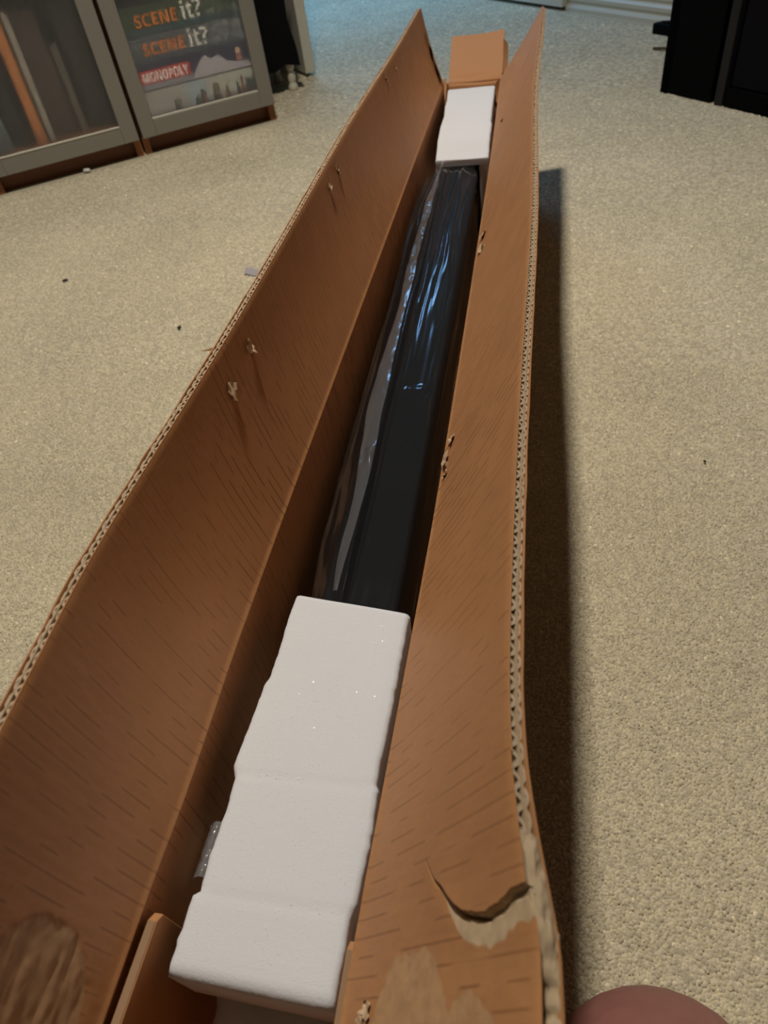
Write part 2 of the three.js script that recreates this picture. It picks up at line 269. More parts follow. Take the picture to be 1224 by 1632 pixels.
// the close end of the right flap: its edge is crushed and the layers have come apart
{
  const zs = range(-0.092, ZN, 110), vs = range(0, 1, 14);
  const g = sheet(zs, vs, (z, v) => {
    const open = step(-0.066, -0.046, z), n0 = 0.0012 + 0.0055 * open + 0.003 * open * (noise(z * 420, 2, 33) - 0.4), n1 = T + 0.0022 * step(-0.12, -0.06, z) + 0.0004, n = lerp(n0, n1, v);
    const s = F - 0.001 - 0.004 * open * (1 - v) + 0.0018 * Math.sin(v * Math.PI) * (0.4 + fbm(z * 160, v * 2, 35)) + 0.0022 * (fbm(z * 330, v * 4, 37, 3) - 0.5);
    return flapPoint('R', z, s, n);
  }, (z, v) => [z * 12, v * 0.1]);
  const g2 = sheet(zs, range(0, 1, 4), (z, v) => { const open = step(-0.066, -0.046, z), n0 = 0.0012 + 0.0055 * open + 0.003 * open * (noise(z * 420, 2, 33) - 0.4); const s = F - 0.001 - 0.004 * open + 0.0022 * (fbm(z * 330, 0, 37, 3) - 0.5); return flapPoint('R', z, lerp(s, F - 0.026, v), lerp(n0, n0 + 0.0008, v)); });
  mesh('crushed_edge', merge([g, g2]), matPale, flapRight).userData.label = 'crushed pale paper edge';
}
// staple holes: pulled-up scraps of paper
function scrap(k, z, s, size, tilt, flap) {
  const list = [];
  const strip = (len, wid, lift, yaw, curl, off) => { wid *= 1.7; lift *= 0.3;
    const us = range(0, 1, 9), vs = [-1, 0, 1];
    return sheet(us, vs, (u, v) => { const l = len * (u - 0.2), w = wid * v * (1 - 0.35 * u + 0.35 * (noise(u * 7, v * 3 + off, 91) - 0.5)), n = -(lift * Math.sin(u * 1.9) + 0.0006 * v * Math.sin(u * 9 + off)) - curl * u * u; return flapPoint(k, z + Math.cos(yaw) * l - Math.sin(yaw) * w, s + Math.sin(yaw) * l + Math.cos(yaw) * w, n); });
  };
  list.push(strip(size, size * 0.22, size * 0.55, tilt, 0.0006, 1), strip(size * 0.8, size * 0.16, size * 0.35, tilt + 0.8, 0.001, 2), strip(size * 0.6, size * 0.14, size * 0.7, tilt - 1.7, 0, 3));
  const m = mesh('torn_scrap', merge(list), matScrap, flap);
  const hole = sheet(range(0, 1, 14), [0, 1], (u, v) => { const r = v * size * (0.2 + 0.1 * noise(u * 14, 3, 97)); return flapPoint(k, z - size * 0.15 + Math.cos(u * 6.283) * r, s - size * 0.2 + Math.sin(u * 6.283) * r * 0.7, -0.00035); });
  mesh('staple_hole', hole, matHole, flap);
  return m;
}
const matScrap = std(lin(0.62, 0.43, 0.25), 0.9), matHole = std(lin(0.06, 0.03, 0.015), 1);
scrap('L', -0.417, 0.107, 0.0135, 0.35, flapLeft); scrap('L', -0.369, 0.106, 0.013, -0.9, flapLeft);
scrap('L', -0.761, 0.115, 0.012, 0.5, flapLeft); scrap('L', -0.716, 0.114, 0.011, -0.6, flapLeft);
scrap('L', -1.105, 0.121, 0.011, 0.5, flapLeft); scrap('L', -1.185, 0.114, 0.009, 0.2, flapLeft);
scrap('R', -0.402, 0.006, 0.015, 2.6, flapRight); scrap('R', -0.428, 0.013, 0.011, 0.2, flapRight); scrap('R', -0.388, 0.009, 0.008, 1.2, flapRight);
scrap('R', -0.805, 0.016, 0.014, 0.3, flapRight); scrap('R', -0.765, 0.017, 0.014, -2.8, flapRight); scrap('R', -1.207, 0.025, 0.009, 0.4, flapRight);
scrap('R', -0.047, 0.02, 0.008, 0.9, flapRight); scrap('R', -0.04, 0.016, 0.007, 2.2, flapRight);
// a flake of the outer face standing off the left flap's edge
mesh('torn_flake', sheet(range(0, 1, 8), [0, 0.5, 1], (u, v) => flapPoint('L', -0.372 - 0.03 * u * 0.6 - 0.012 * v * (1 - u), F + 0.0075 * (1 - v) * (1 - u) - 0.004, T + 0.0006 + 0.004 * (1 - u) * (1 - v))), matKraft, flapLeft);
// torn strip along the far end of the left flap, and folded rims
mesh('torn_strip', sheet(range(0.006, 0.09, 24), [0, 0.3, 0.7, 1], (s, v) => flapPoint('L', ZF + 0.002 + (0.03 + 0.012 * noise(s * 160, 1, 44)) * v, s, -0.0006 - 0.006 * v * (0.4 + 0.6 * noise(s * 60, 2, 45)))), std(lin(0.4, 0.24, 0.12), 0.9), flapLeft);

// walls and floor of the carton
function wallGrid(k) {
  const zs = range(ZF, ZN, 150), ys = [0.008, 0.05, 0.1, 0.14, 0.17, 0.185, 0.192, 0.196, 0.1985, HB], fold = sides[k].fold, sg = sides[k].s, x0 = k === 'L' ? XL : XR;
  return sheet(zs, ys, (z, y) => { const t = step(0.06, HB, y); return [lerp(x0, fold(z), t) - sg * 0.0022 * Math.exp(-(((HB - y) / 0.0035) ** 2)) * 0 + sg * 0.0012 * Math.sin(z * 7 + 1) * Math.sin(Math.PI * y / HB), y, z]; }, (z, y) => [uOf(z), y / HB], k === 'L');
}
const wallMap = dataTexture(1024, 256, (u, v) => kraftAt('L', zOf(u), v * HB + 0.3, true), true);
for (const k of ['L', 'R']) {
  const sg = sides[k].s, p = mesh('side_panel', wallGrid(k), new THREE.MeshStandardMaterial({ map: wallMap, roughness: 0.72, side: THREE.DoubleSide }), carton);
  const outer = sheet(range(ZF, ZN, 60), [0.002, 0.1, 0.19, HB], (z, y) => { const t = step(0.06, HB, y); return [lerp(k === 'L' ? XL : XR, sides[k].fold(z), t) + sg * T, y, z]; }, (z, y) => [z, y], k === 'R');
  mesh('outer_liner', outer, matKraft, p);
}
mesh('bottom_panel', box(XR - XL + 2 * T, 0.006, ZN - ZF, (XL + XR) / 2, 0.005, (ZN + ZF) / 2), matKraft, carton);
mesh('end_panel', box(XR - XL + 2 * T, 0.196, T, (XL + XR) / 2, 0.1, ZF - T / 2 - 0.001), matKraft, carton);
mesh('end_panel', box(XR - XL + 2 * T, 0.19, T, (XL + XR) / 2, 0.097, ZN + T / 2), matKraft, carton);
// far end flap standing up behind the foam, creased twice
{
  const prof = [[ZF + 0.004, 0.172, 0], [ZF + 0.002, 0.192, 0], [ZF - 0.004, 0.2, 0.002], [ZF - 0.009, 0.2035, 0.001], [ZF - 0.013, 0.2025, -0.002], [ZF - 0.02, 0.208, -0.001], [ZF - 0.035, 0.216, 0], [ZF - 0.07, 0.233, 0], [ZF - 0.118, 0.2545, 0]];
  const us = range(0, 1, 26), vs = range(0, prof.length - 1, 48);
  const f = (off) => (u, v) => { const i = Math.min(prof.length - 2, Math.floor(v)), t = v - i, z = lerp(prof[i][0], prof[i + 1][0], t), y = lerp(prof[i][1], prof[i + 1][1], t); const x = lerp(-0.1695, -0.0655, u); return [x + (v > 4 ? 0.002 * (u - 0.5) : 0), y - off * 0.9 + 0.003 * (u - 0.5) * step(2, 5, v) + 0.0012 * Math.sin(u * 5 + v), z - off * 0.4 - 0.006 * (u - 0.5) * step(5, 8, v)]; };
  const top = sheet(us, vs, f(0), (u, v) => [uOf(-1.4 + u * 0.104), v / 8]), under = sheet(us, vs, f(0.006), (u, v) => [uOf(-1.4 + u * 0.104), v / 8], true);
  const p = mesh('end_flap', merge([top, under]), matKraft, carton);
  const rim = []; for (const e of [0, 1]) rim.push(sheet([0, 1], vs, (o, v) => f(o * 0.006)(e, v))); rim.push(sheet(us, [0, 1], (u, o) => f(o * 0.006)(u, 8)));
  mesh('cut_edge', merge(rim), matEdge, p);
  // narrow folded pieces at both sides of the end
  mesh('dust_flap', sheet(range(0, 1, 8), range(0, 1, 10), (u, v) => [-0.0655 + 0.011 * u * (1 - 0.2 * v), 0.196 + 0.052 * v * (1 - 0.25 * u), ZF - 0.012 - 0.075 * v - 0.01 * u]), matKraft, carton);
  mesh('dust_flap', sheet(range(0, 1, 8), range(0, 1, 10), (u, v) => [-0.1785 + 0.0055 * u, 0.168 + 0.038 * v + 0.002 * Math.sin(u * 3), ZF + 0.035 - 0.034 * v * (1 - 0.3 * u) - 0.006 * u]), matKraft, carton);
  mesh('dust_flap', sheet(range(0, 1, 8), range(0, 1, 10), (u, v) => [-0.0755 + 0.0075 * u, 0.165 + 0.033 * v, ZF + 0.03 - 0.03 * v * (0.4 + 0.6 * u)]), matKraft, carton);
}
// inner tabs at the close end, tucked against the side panels
function innerTab(x0, x1, lean, zTip, top) {
  const outline = new THREE.Shape([[ZN - 0.001, 0.01], [ZN - 0.001, top], [zTip + 0.004, top], [zTip, top - 0.004], [zTip - 0.001, 0.12], [zTip + 0.006, 0.01]].map(([z, y]) => new THREE.Vector2(z, y)));
  const g = new THREE.ExtrudeGeometry(outline, { depth: x1 - x0, bevelEnabled: true, bevelSize: 0.0004, bevelThickness: 0.0004, bevelSegments: 1, curveSegments: 4 });
  g.rotateY(-Math.PI / 2); // z of the shape's x axis; depth to -x
  const p = g.attributes.position; for (let i = 0; i < p.count; i++) p.setX(i, p.getX(i) + x1 + lean * (p.getY(i) - top)); g.computeVertexNormals();
  const tab = mesh('inner_tab', g, matKraft, carton);
  const stripSheet = sheet(range(ZN - 0.002, zTip + 0.004, 40), [0.03, 0.3, 0.6, 0.97], (z, v) => [lerp(x0, x1, v), top + 0.0006 + 0.0004 * noise(z * 900, v * 9, 2), z]);
  mesh('cut_edge', stripSheet, matInner, tab);
}
innerTab(-0.1745, -0.1703, -0.03, -0.073, 0.198);
innerTab(-0.0738, -0.0698, 0.0, -0.0745, 0.197);

// ------------------------------------------------------------------ white foam caps
const foamBump = dataTexture(1024, 1024, (u, v) => { const n = 0.35 * fbm(u * 160, v * 160, 101, 3) + 0.25 * fbm(u * 90, v * 12, 105, 2) + 0.4 * hash((u * 1024) >> 1, (v * 1024) >> 1, 19); return [n, n, n]; }, false, [1 / 0.25, 1 / 0.25]);
const matFoam = new THREE.MeshPhysicalMaterial({ color: lin(0.845, 0.845, 0.845), roughness: 1, transmission: 0.2, thickness: 0, specularIntensity: 0.5, bumpMap: foamBump, bumpScale: 0.0002, side: THREE.DoubleSide });
const matGlint = new THREE.MeshPhysicalMaterial({ color: lin(0.9, 0.89, 0.88), roughness: 0.25, side: THREE.DoubleSide });
function glints(n, x0, x1, z0, z1, y, size, parent) { // shiny cell walls on the cut face of the foam
  const im = new THREE.InstancedMesh(new THREE.CircleGeometry(1, 6).rotateX(-Math.PI / 2), matGlint, n), o = new THREE.Object3D();
  for (let i = 0; i < n; i++) { const x = lerp(x0, x1, rnd()), z = lerp(z0, z1, rnd()); o.position.set(x, y + 0.0012 * (fbm(x * 22, z * 22, 115, 2) - 0.5) + 0.0003, z); o.rotation.set((rnd() - 0.5) * 0.5 + 0.22, rnd() * 0, (rnd() - 0.5) * 0.6); const s = size * (0.5 + rnd()); o.scale.set(s, s, s); o.updateMatrix(); im.setMatrixAt(i, o.matrix); }
  im.name = 'foam_glint'; im.userData.kind = 'stuff'; im.castShadow = im.receiveShadow = true; parent.add(im);
}
function outlineSolid(left, right, z0, z1, topY, botY, inset, step_ = 0.0025, r = 0.0035) { // a block whose two long sides follow measured outlines
  const zs = range(z0, z1, Math.round((z1 - z0) / step_)), rows = [], nx = 14;
  const ring = (z) => {
    const e = 0.0011, xl = left(z) + e * (fbm(z * 260, 1, 111, 3) - 0.5), xr = right(z) + e * (fbm(z * 260, 7, 113, 3) - 0.5), pts = [];
    const ty = (x) => topY(z) + 0.0012 * (fbm(x * 22, z * 22, 115, 2) - 0.5);
    pts.push([xl + inset, botY(z)], [xl + inset * 0.6, lerp(botY(z), ty(xl), 0.5)], [xl, ty(xl) - r], [xl + r * 0.3, ty(xl) - r * 0.3]);
    for (let i = 0; i <= nx; i++) { const x = lerp(xl + r, xr - r, i / nx); pts.push([x, ty(x)]); }
    pts.push([xr - r * 0.3, ty(xr) - r * 0.3], [xr, ty(xr) - r], [xr - inset * 0.6, lerp(botY(z), ty(xr), 0.5)], [xr - inset, botY(z)]);
    return pts;
  };
  const pos = [], uv = [], idx = []; let n = 0;
  for (const z of zs) { const q = ring(z); n = q.length; let run = 0; q.forEach(([x, y], i) => { if (i) run += Math.hypot(x - q[i - 1][0], y - q[i - 1][1]); pos.push(x, y, z); uv.push(z, run); }); }
  for (let j = 0; j + 1 < zs.length; j++) for (let i = 0; i < n; i++) { const a = j * n + i, b = j * n + (i + 1) % n; idx.push(a, b, a + n, b, b + n, a + n); }
  for (const [e, fl] of [[0, 1], [(zs.length - 1) * n, 0]]) { const c = pos.length / 3; let sx = 0, sy = 0; for (let i = 0; i < n; i++) { sx += pos[(e + i) * 3]; sy += pos[(e + i) * 3 + 1]; } pos.push(sx / n, sy / n, zs[e ? zs.length - 1 : 0]); uv.push(0, 0); for (let i = 0; i < n; i++) { const a = e + i, b = e + (i + 1) % n; fl ? idx.push(c, b, a) : idx.push(c, a, b); } }
  const g = new THREE.BufferGeometry(); g.setAttribute('position', new THREE.Float32BufferAttribute(pos, 3)); g.setAttribute('uv', new THREE.Float32BufferAttribute(uv, 2)); g.setIndex(idx); g.computeVertexNormals(); return g;
}
const sharp = (pts) => (x) => { if (x <= pts[0][0]) return pts[0][1]; for (let i = 1; i < pts.length; i++) if (x <= pts[i][0]) { const t = (x - pts[i - 1][0]) / (pts[i][0] - pts[i - 1][0]); return lerp(pts[i - 1][1], pts[i][1], t); } return pts[pts.length - 1][1]; };
{
  const t = thing('foam_cap', 'large white foam end cap with stepped sides in the near end of the carton', 'packing foam', new THREE.Vector3(0, 0, 0));
  const left = sharp([[-0.279, -0.1555], [-0.262, -0.1565], [-0.235, -0.156], [-0.214, -0.1565], [-0.208, -0.1585], [-0.1535, -0.1615], [-0.153, -0.1612], [-0.147, -0.1585], [-0.13, -0.1575], [-0.105, -0.159], [-0.0885, -0.1575], [-0.0865, -0.1575], [-0.086, -0.161], [-0.05, -0.1615]]);
  const right = sharp([[-0.268, -0.0725], [-0.2, -0.0735], [-0.152, -0.0752], [-0.151, -0.0735], [-0.12, -0.073], [-0.092, -0.0745], [-0.088, -0.0765], [-0.05, -0.077]]);
  const topY = (z) => 0.19 - 0.0004 * Math.exp(-(((z + 0.1495) / 0.002) ** 2)) - 0.0005 * Math.exp(-(((z + 0.0865) / 0.002) ** 2)) - 0.003 * step(-0.0545, -0.0495, z);
  const g = outlineSolid(left, right, -0.279, -0.05, topY, (z) => 0.1648 - 0.0185 * step(-0.0612, -0.0585, z), 0.001);
  { const p = g.attributes.position; for (let i = 0; i < p.count; i++) { const z = p.getZ(i), x = p.getX(i); p.setZ(i, z + (1 - step(-0.279, -0.2, z)) * 0.011 * (x + 0.155) / 0.083 + (z > -0.06 ? 0.0025 * (x + 0.16) / 0.085 : 0) - (z > -0.055 ? (0.187 - p.getY(i)) * 0.02 : 0)); } g.computeVertexNormals(); }
  mesh('top_slab', g, matFoam, t);
  const leg = (x0, x1) => rbox(x1 - x0, 0.146, 0.19, 0.003, (x0 + x1) / 2, 0.0825, -0.165);
  mesh('side_leg', leg(-0.158, -0.152), matFoam, t); mesh('side_leg', leg(-0.0865, -0.0768), matFoam, t);
  const low = outlineSolid((z) => -0.153 + 0.004 * step(-0.06, -0.04, z), () => -0.084, -0.0605, -0.03, (z) => 0.144 + 0.001 * Math.sin(z * 300) - 0.008 * step(-0.04, -0.03, z), () => 0.115, 0.004, 0.002, 0.006);
  { const p = low.attributes.position; for (let i = 0; i < p.count; i++) { const x = p.getX(i), z = p.getZ(i); p.setZ(i, z + 0.006 * (fbm(x * 90, p.getY(i) * 90, 131, 3) - 0.5) * step(-0.07, -0.045, z)); } low.computeVertexNormals(); }
  mesh('lower_pad', low, matFoam, t);
  glints(260, -0.152, -0.0795, -0.26, -0.058, 0.19, 0.00032, t);
}
{
  const t = thing('foam_cap', 'smaller white foam end cap at the far end of the carton', 'packing foam', new THREE.Vector3(0, 0, 0));
  const left = sharp([[-1.545, -0.1715], [-1.48, -0.1665], [-1.44, -0.1665], [-1.38, -0.162], [-1.32, -0.1625], [-1.22, -0.158], [-1.182, -0.157]]);
  const right = sharp([[-1.545, -0.0775], [-1.42, -0.0755], [-1.32, -0.0735], [-1.318, -0.0718], [-1.182, -0.0705]]);
  const topY = (z) => 0.19 - 0.013 * step(-1.25, -1.178, z) - 0.0012 * Math.exp(-(((z + 1.318) / 0.002) ** 2));
  const g = outlineSolid(left, right, -1.545, -1.182, topY, () => 0.1665, 0.001, 0.006);
  mesh('top_slab', g, matFoam, t);
  const leg = (x0, x1, h) => rbox(x1 - x0, h, 0.355, 0.003, (x0 + x1) / 2, 0.0085 + h / 2, -1.3605);
  mesh('side_leg', leg(-0.157, -0.1515, 0.155), matFoam, t); mesh('side_leg', leg(-0.0865, -0.0795, 0.157), matFoam, t); mesh('side_leg', rbox(0.0125, 0.15, 0.1, 0.003, -0.0792, 0.0835, -1.235), matFoam, t);
}

// ------------------------------------------------------------------ the black post in its clear bag
{
  const t = thing('black_post', 'long matt black rectangular post lying inside the clear plastic bag', 'post', new THREE.Vector3(0, 0, 0));
  mesh('shaft', rbox(0.06, 0.1, 1.32, 0.004, -0.1185, 0.108, -0.72), matBlackMatte, t);
  for (const z of [-0.061, -1.379]) mesh('end_plug', rbox(0.054, 0.094, 0.006, 0.002, -0.1185, 0.108, z), matBlack, t);
}
{
  // outline of the bag's cross-section at stations along the carton
  const stations = [
    [-0.062, [[-0.149, 0.058], [-0.1495, 0.1], [-0.1495, 0.14], [-0.148, 0.162], [-0.132, 0.1625], [-0.128, 0.163], [-0.124, 0.1625], [-0.11, 0.1625], [-0.09, 0.162], [-0.0872, 0.14], [-0.087, 0.09], [-0.0875, 0.055], [-0.115, 0.053]]],
    [-0.266, [[-0.149, 0.058], [-0.1495, 0.1], [-0.1495, 0.14], [-0.148, 0.162], [-0.132, 0.1625], [-0.128, 0.163], [-0.124, 0.1625], [-0.11, 0.1625], [-0.09, 0.162], [-0.0872, 0.14], [-0.087, 0.09], [-0.0875, 0.055], [-0.115, 0.053]]],
    [-0.285, [[-0.15, 0.06], [-0.156, 0.11], [-0.157, 0.15], [-0.149, 0.161], [-0.137, 0.165], [-0.128, 0.171], [-0.1255, 0.164], [-0.112, 0.1635], [-0.09, 0.162], [-0.084, 0.145], [-0.0835, 0.09], [-0.0865, 0.055], [-0.115, 0.053]]],
    [-0.38, [[-0.158, 0.06], [-0.168, 0.11], [-0.165, 0.148], [-0.155, 0.158], [-0.14, 0.164], [-0.129, 0.178], [-0.126, 0.166], [-0.112, 0.164], [-0.09, 0.163], [-0.084, 0.146], [-0.0835, 0.09], [-0.0865, 0.055], [-0.115, 0.053]]],
    [-0.52, [[-0.165, 0.06], [-0.174, 0.11], [-0.168, 0.15], [-0.156, 0.155], [-0.146, 0.162], [-0.131, 0.181], [-0.1285, 0.168], [-0.113, 0.165], [-0.09, 0.163], [-0.084, 0.147], [-0.0835, 0.09], [-0.0865, 0.055], [-0.115, 0.053]]],
    [-0.75, [[-0.165, 0.06], [-0.1745, 0.11], [-0.169, 0.152], [-0.158, 0.16], [-0.15, 0.166], [-0.134, 0.18], [-0.13, 0.168], [-0.114, 0.166], [-0.09, 0.164], [-0.083, 0.147], [-0.083, 0.09], [-0.0865, 0.055], [-0.115, 0.053]]],
    [-1.0, [[-0.168, 0.06], [-0.176, 0.11], [-0.172, 0.155], [-0.162, 0.168], [-0.15, 0.174], [-0.138, 0.18], [-0.132, 0.172], [-0.115, 0.172], [-0.092, 0.168], [-0.0835, 0.15], [-0.0835, 0.09], [-0.087, 0.055], [-0.115, 0.053]]],
    [-1.12, [[-0.162, 0.07], [-0.173, 0.12], [-0.168, 0.157], [-0.157, 0.17], [-0.146, 0.176], [-0.138, 0.179], [-0.13, 0.176], [-0.113, 0.176], [-0.095, 0.17], [-0.0865, 0.15], [-0.087, 0.09], [-0.0885, 0.055], [-0.115, 0.053]]],
    [-1.172, [[-0.152, 0.08], [-0.158, 0.12], [-0.155, 0.152], [-0.148, 0.165], [-0.139, 0.166], [-0.133, 0.167], [-0.126, 0.166], [-0.113, 0.167], [-0.1, 0.165], [-0.0925, 0.15], [-0.092, 0.09], [-0.0915, 0.055], [-0.115, 0.053]]],
    [-1.19, [[-0.149, 0.08], [-0.1495, 0.12], [-0.1495, 0.15], [-0.147, 0.1615], [-0.138, 0.163], [-0.13, 0.1635], [-0.124, 0.163], [-0.113, 0.1635], [-0.1, 0.1625], [-0.092, 0.155], [-0.0912, 0.09], [-0.091, 0.055], [-0.115, 0.053]]],
    [-1.38, [[-0.149, 0.08], [-0.1495, 0.12], [-0.1495, 0.15], [-0.148, 0.161], [-0.138, 0.163], [-0.13, 0.1635], [-0.124, 0.163], [-0.113, 0.1635], [-0.1, 0.163], [-0.092, 0.16], [-0.0905, 0.09], [-0.0908, 0.055], [-0.115, 0.053]]],
  ];
  const K = 13, sub = 12, N = K * sub, zs = range(-1.38, -0.062, 420);
  const at = (z, q) => { // q in 0..K
    let i = 0; while (i + 2 < stations.length && z < stations[i + 1][0]) i++;
    const [z0, A] = stations[i], [z1, B] = stations[i + 1], t = sm(clamp((z - z0) / (z1 - z0)));
    const P = (j) => { const a = A[(j + K) % K], b = B[(j + K) % K]; return [lerp(a[0], b[0], t), lerp(a[1], b[1], t)]; };
    const j = Math.floor(q) % K, u = q - Math.floor(q), p0 = P(j - 1), p1 = P(j), p2 = P(j + 1), p3 = P(j + 2), out = [];
    for (let c = 0; c < 2; c++) out.push(0.5 * (2 * p1[c] + (p2[c] - p0[c]) * u + (2 * p0[c] - 5 * p1[c] + 4 * p2[c] - p3[c]) * u * u + (3 * p1[c] - p0[c] - 3 * p2[c] + p3[c]) * u * u * u) * 1);
    return out;
  };
  const pos = [], uv = [], idx = [];
  zs.forEach((z) => { for (let i = 0; i <= N; i++) {
    const q = (i % N) / sub, [x, y] = at(z, q), e = 0.05, a = at(z, (q + e) % K), b = at(z, (q - e + K) % K), tx = a[0] - b[0], ty = a[1] - b[1], l = Math.hypot(tx, ty) || 1;
    const nx = -ty / l, ny = tx / l, free = step(-0.285, -0.32, z) * step(-1.2, -1.16, z);
    const gather = step(-0.5, -1.05, z); // lengthwise folds bunch up towards the far foam
    let w = 0.0022 * (fbm(q * 1.7 + z * 1.2, z * 4, 141, 3) - 0.5) + gather * (0.0042 * Math.sin(q * 5.2 + 2.2 * noise(z * 5, 1, 149)) * noise(q * 2 + 9, z * 7, 143) + 0.004 * (noise(q * 2.6, z * 3.5, 143) - 0.35)) + 0.0016 * (fbm(q * 4, z * 9, 147, 2) - 0.5);
    const ridge = (zc, qc, zw, qw) => Math.exp(-(((z - zc) / zw) ** 2) - (((q - qc) / qw) ** 2));
    w += 0.0022 * ridge(-0.44, 3.4, 0.012, 1.1) - 0.0018 * ridge(-0.455, 3.8, 0.008, 1.2) + 0.0012 * ridge(-0.56, 7.2, 0.006, 0.8) + 0.001 * ridge(-0.36, 6.8, 0.005, 0.8);
    pos.push(clamp(x + nx * w * free, -0.1765, -0.08), y + Math.abs(ny) * Math.abs(w) * free * 1.0 + 0.0006 * free, z); uv.push(q / K, z);
  } });
  for (let j = 0; j + 1 < zs.length; j++) for (let i = 0; i < N; i++) { const a = j * (N + 1) + i, b = a + 1, c = a + N + 1, d = c + 1; idx.push(a, b, c, b, d, c); }
  const g = new THREE.BufferGeometry(); g.setAttribute('position', new THREE.Float32BufferAttribute(pos, 3)); g.setAttribute('uv', new THREE.Float32BufferAttribute(uv, 2)); g.setIndex(idx); g.computeVertexNormals();
  const film = new THREE.MeshPhysicalMaterial({ color: lin(0.85, 0.87, 0.88), transmission: 0.993, thickness: 0, roughness: 0.09, ior: 1.5, specularIntensity: 0.42, side: THREE.DoubleSide });
  const bag = tag(mesh('plastic_bag', g, film), 'wrinkled clear plastic bag around the black post between the foam caps', 'plastic bag');
  // strip along the bag's fold; reflected sheen is painted in as milkier film
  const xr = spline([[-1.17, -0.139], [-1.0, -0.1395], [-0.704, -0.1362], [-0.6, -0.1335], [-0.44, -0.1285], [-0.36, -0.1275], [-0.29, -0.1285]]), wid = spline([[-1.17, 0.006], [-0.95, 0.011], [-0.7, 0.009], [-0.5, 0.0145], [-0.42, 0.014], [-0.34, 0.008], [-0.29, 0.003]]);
  const stripSheet = sheet(range(-1.16, -0.29, 260), range(0, 1, 8), (z, v) => { const w = wid(z) * (0.65 + 0.7 * noise(z * 13, 5, 195)), n = fbm(z * 60, v * 2, 191, 3) - 0.5; return [xr(z) - w * v + 0.0016 * (noise(z * 22, 3, 193) - 0.5), 0.1835 - 0.004 * v * v * w / 0.014 + 0.0035 * n * (z < -0.75 ? 1.3 : 0.45) + 0.003 * Math.exp(-(((z + 0.44) / 0.01) ** 2)) * Math.sin(v * 6), z]; });
  mesh('painted_sheen_fold', stripSheet, new THREE.MeshPhysicalMaterial({ color: lin(0.8, 0.84, 0.87), transmission: 0.925, thickness: 0, roughness: 0.17, ior: 1.5, side: THREE.DoubleSide }), bag).userData.label = 'folded strip with sheen painted in as paler film';
}
{ // crumpled ends of clear film peeping out beside and below the near foam cap
  const film = new THREE.MeshPhysicalMaterial({ color: lin(0.8, 0.8, 0.8), transmission: 0.8, thickness: 0, roughness: 0.12, side: THREE.DoubleSide });
  const g = sheet(range(0, 1, 14), range(0, 1, 14), (u, v) => [-0.176 + 0.014 * v + 0.002 * fbm(u * 9, v * 9, 151), 0.158 + 0.012 * Math.sin(v * 2.6) + 0.004 * fbm(u * 12, v * 5, 153), -0.128 + 0.03 * u]);
  tag(mesh('film_scrap', g, film), 'small loop of clear film left of the near foam cap', 'plastic film');
  const h = sheet(range(0, 1, 24), range(0, 1, 16), (u, v) => [-0.15 + 0.06 * u, 0.098 + 0.012 * fbm(u * 9, v * 6, 157, 3), -0.06 + 0.06 * v + 0.006 * fbm(u * 12, v * 9, 155)]);
  tag(mesh('film_scrap', h, film), 'crumpled clear film below the front edge of the near foam cap', 'plastic film');
}

// ------------------------------------------------------------------ glass door cabinets with their contents
const matWood = std(lin(0.3, 0.115, 0.04), 0.5), matWoodDark = std(lin(0.2, 0.07, 0.028), 0.5), matFrame = std(lin(0.27, 0.255, 0.22), 0.45, { metalness: 0.25 });
const matFrost = new THREE.MeshPhysicalMaterial({ color: lin(1, 1, 1), transmission: 0.97, thickness: 0.004, roughness: 0.36, ior: 1.3 });
function cabinet(a0, a1, label) {
  const w = a1 - a0, d = 0.29, b0 = -2.195, t = thing('glass_cabinet', label, 'cabinet', room((a0 + a1) / 2, b0, 0), TURN), H = 1.06;
  for (const e of [-1, 1]) {
    const sp = mesh('side_panel', box(0.018, H, d - 0.05, e * (w / 2 - 0.011), H / 2, -d / 2 - 0.025), matWoodDark, t);
    mesh('foot', rbox(0.0182, 0.046, 0.03, 0.001, e * (w / 2 - 0.011), 0.023, -0.036), matWood, sp);
  }
  mesh('plinth', box(w - 0.04, 0.07, 0.016, 0, 0.035, -0.055), matWoodDark, t);
  mesh('back_panel', box(w - 0.04, H - 0.07, 0.004, 0, 0.07 + (H - 0.07) / 2, -d + 0.004), matWoodDark, t);
  for (const [y, p] of [[0.078, 'bottom_shelf'], [0.42, 'shelf'], [0.74, 'shelf'], [H - 0.009, 'top_panel']]) mesh(p, box(w - 0.04, 0.016, d - 0.03, 0, y, -d / 2 - 0.008), matWood, t);
  const y0 = 0.045, y1 = H, f = 0.041, dw = w - 0.008;
  const door = mesh('door', merge([rbox(f, y1 - y0, 0.02, 0.0015, -dw / 2 + f / 2, (y0 + y1) / 2, -0.01), rbox(f, y1 - y0, 0.02, 0.0015, dw / 2 - f / 2, (y0 + y1) / 2, -0.01), rbox(dw - 2 * f, f, 0.02, 0.0015, 0, y0 + f / 2, -0.01), rbox(dw - 2 * f, f, 0.02, 0.0015, 0, y1 - f / 2, -0.01)]), matFrame, t);
  mesh('glazing_bead', rbox(dw - 2 * f, 0.0026, 0.012, 0.0008, 0, y0 + f + 0.0012, a0 < 0 ? -0.0045 : -0.0085), matTrim, door);
  mesh('glass_pane', box(dw - 2 * f + 0.004, y1 - y0 - 2 * f + 0.004, 0.004, 0, (y0 + y1) / 2, -0.0125), matFrost, door);
  return t;
}
cabinet(-0.137, 0.2735, 'left cabinet with silver framed frosted door and dark contents');
cabinet(0.2765, 0.681, 'right cabinet with silver framed frosted door showing stacked board games');
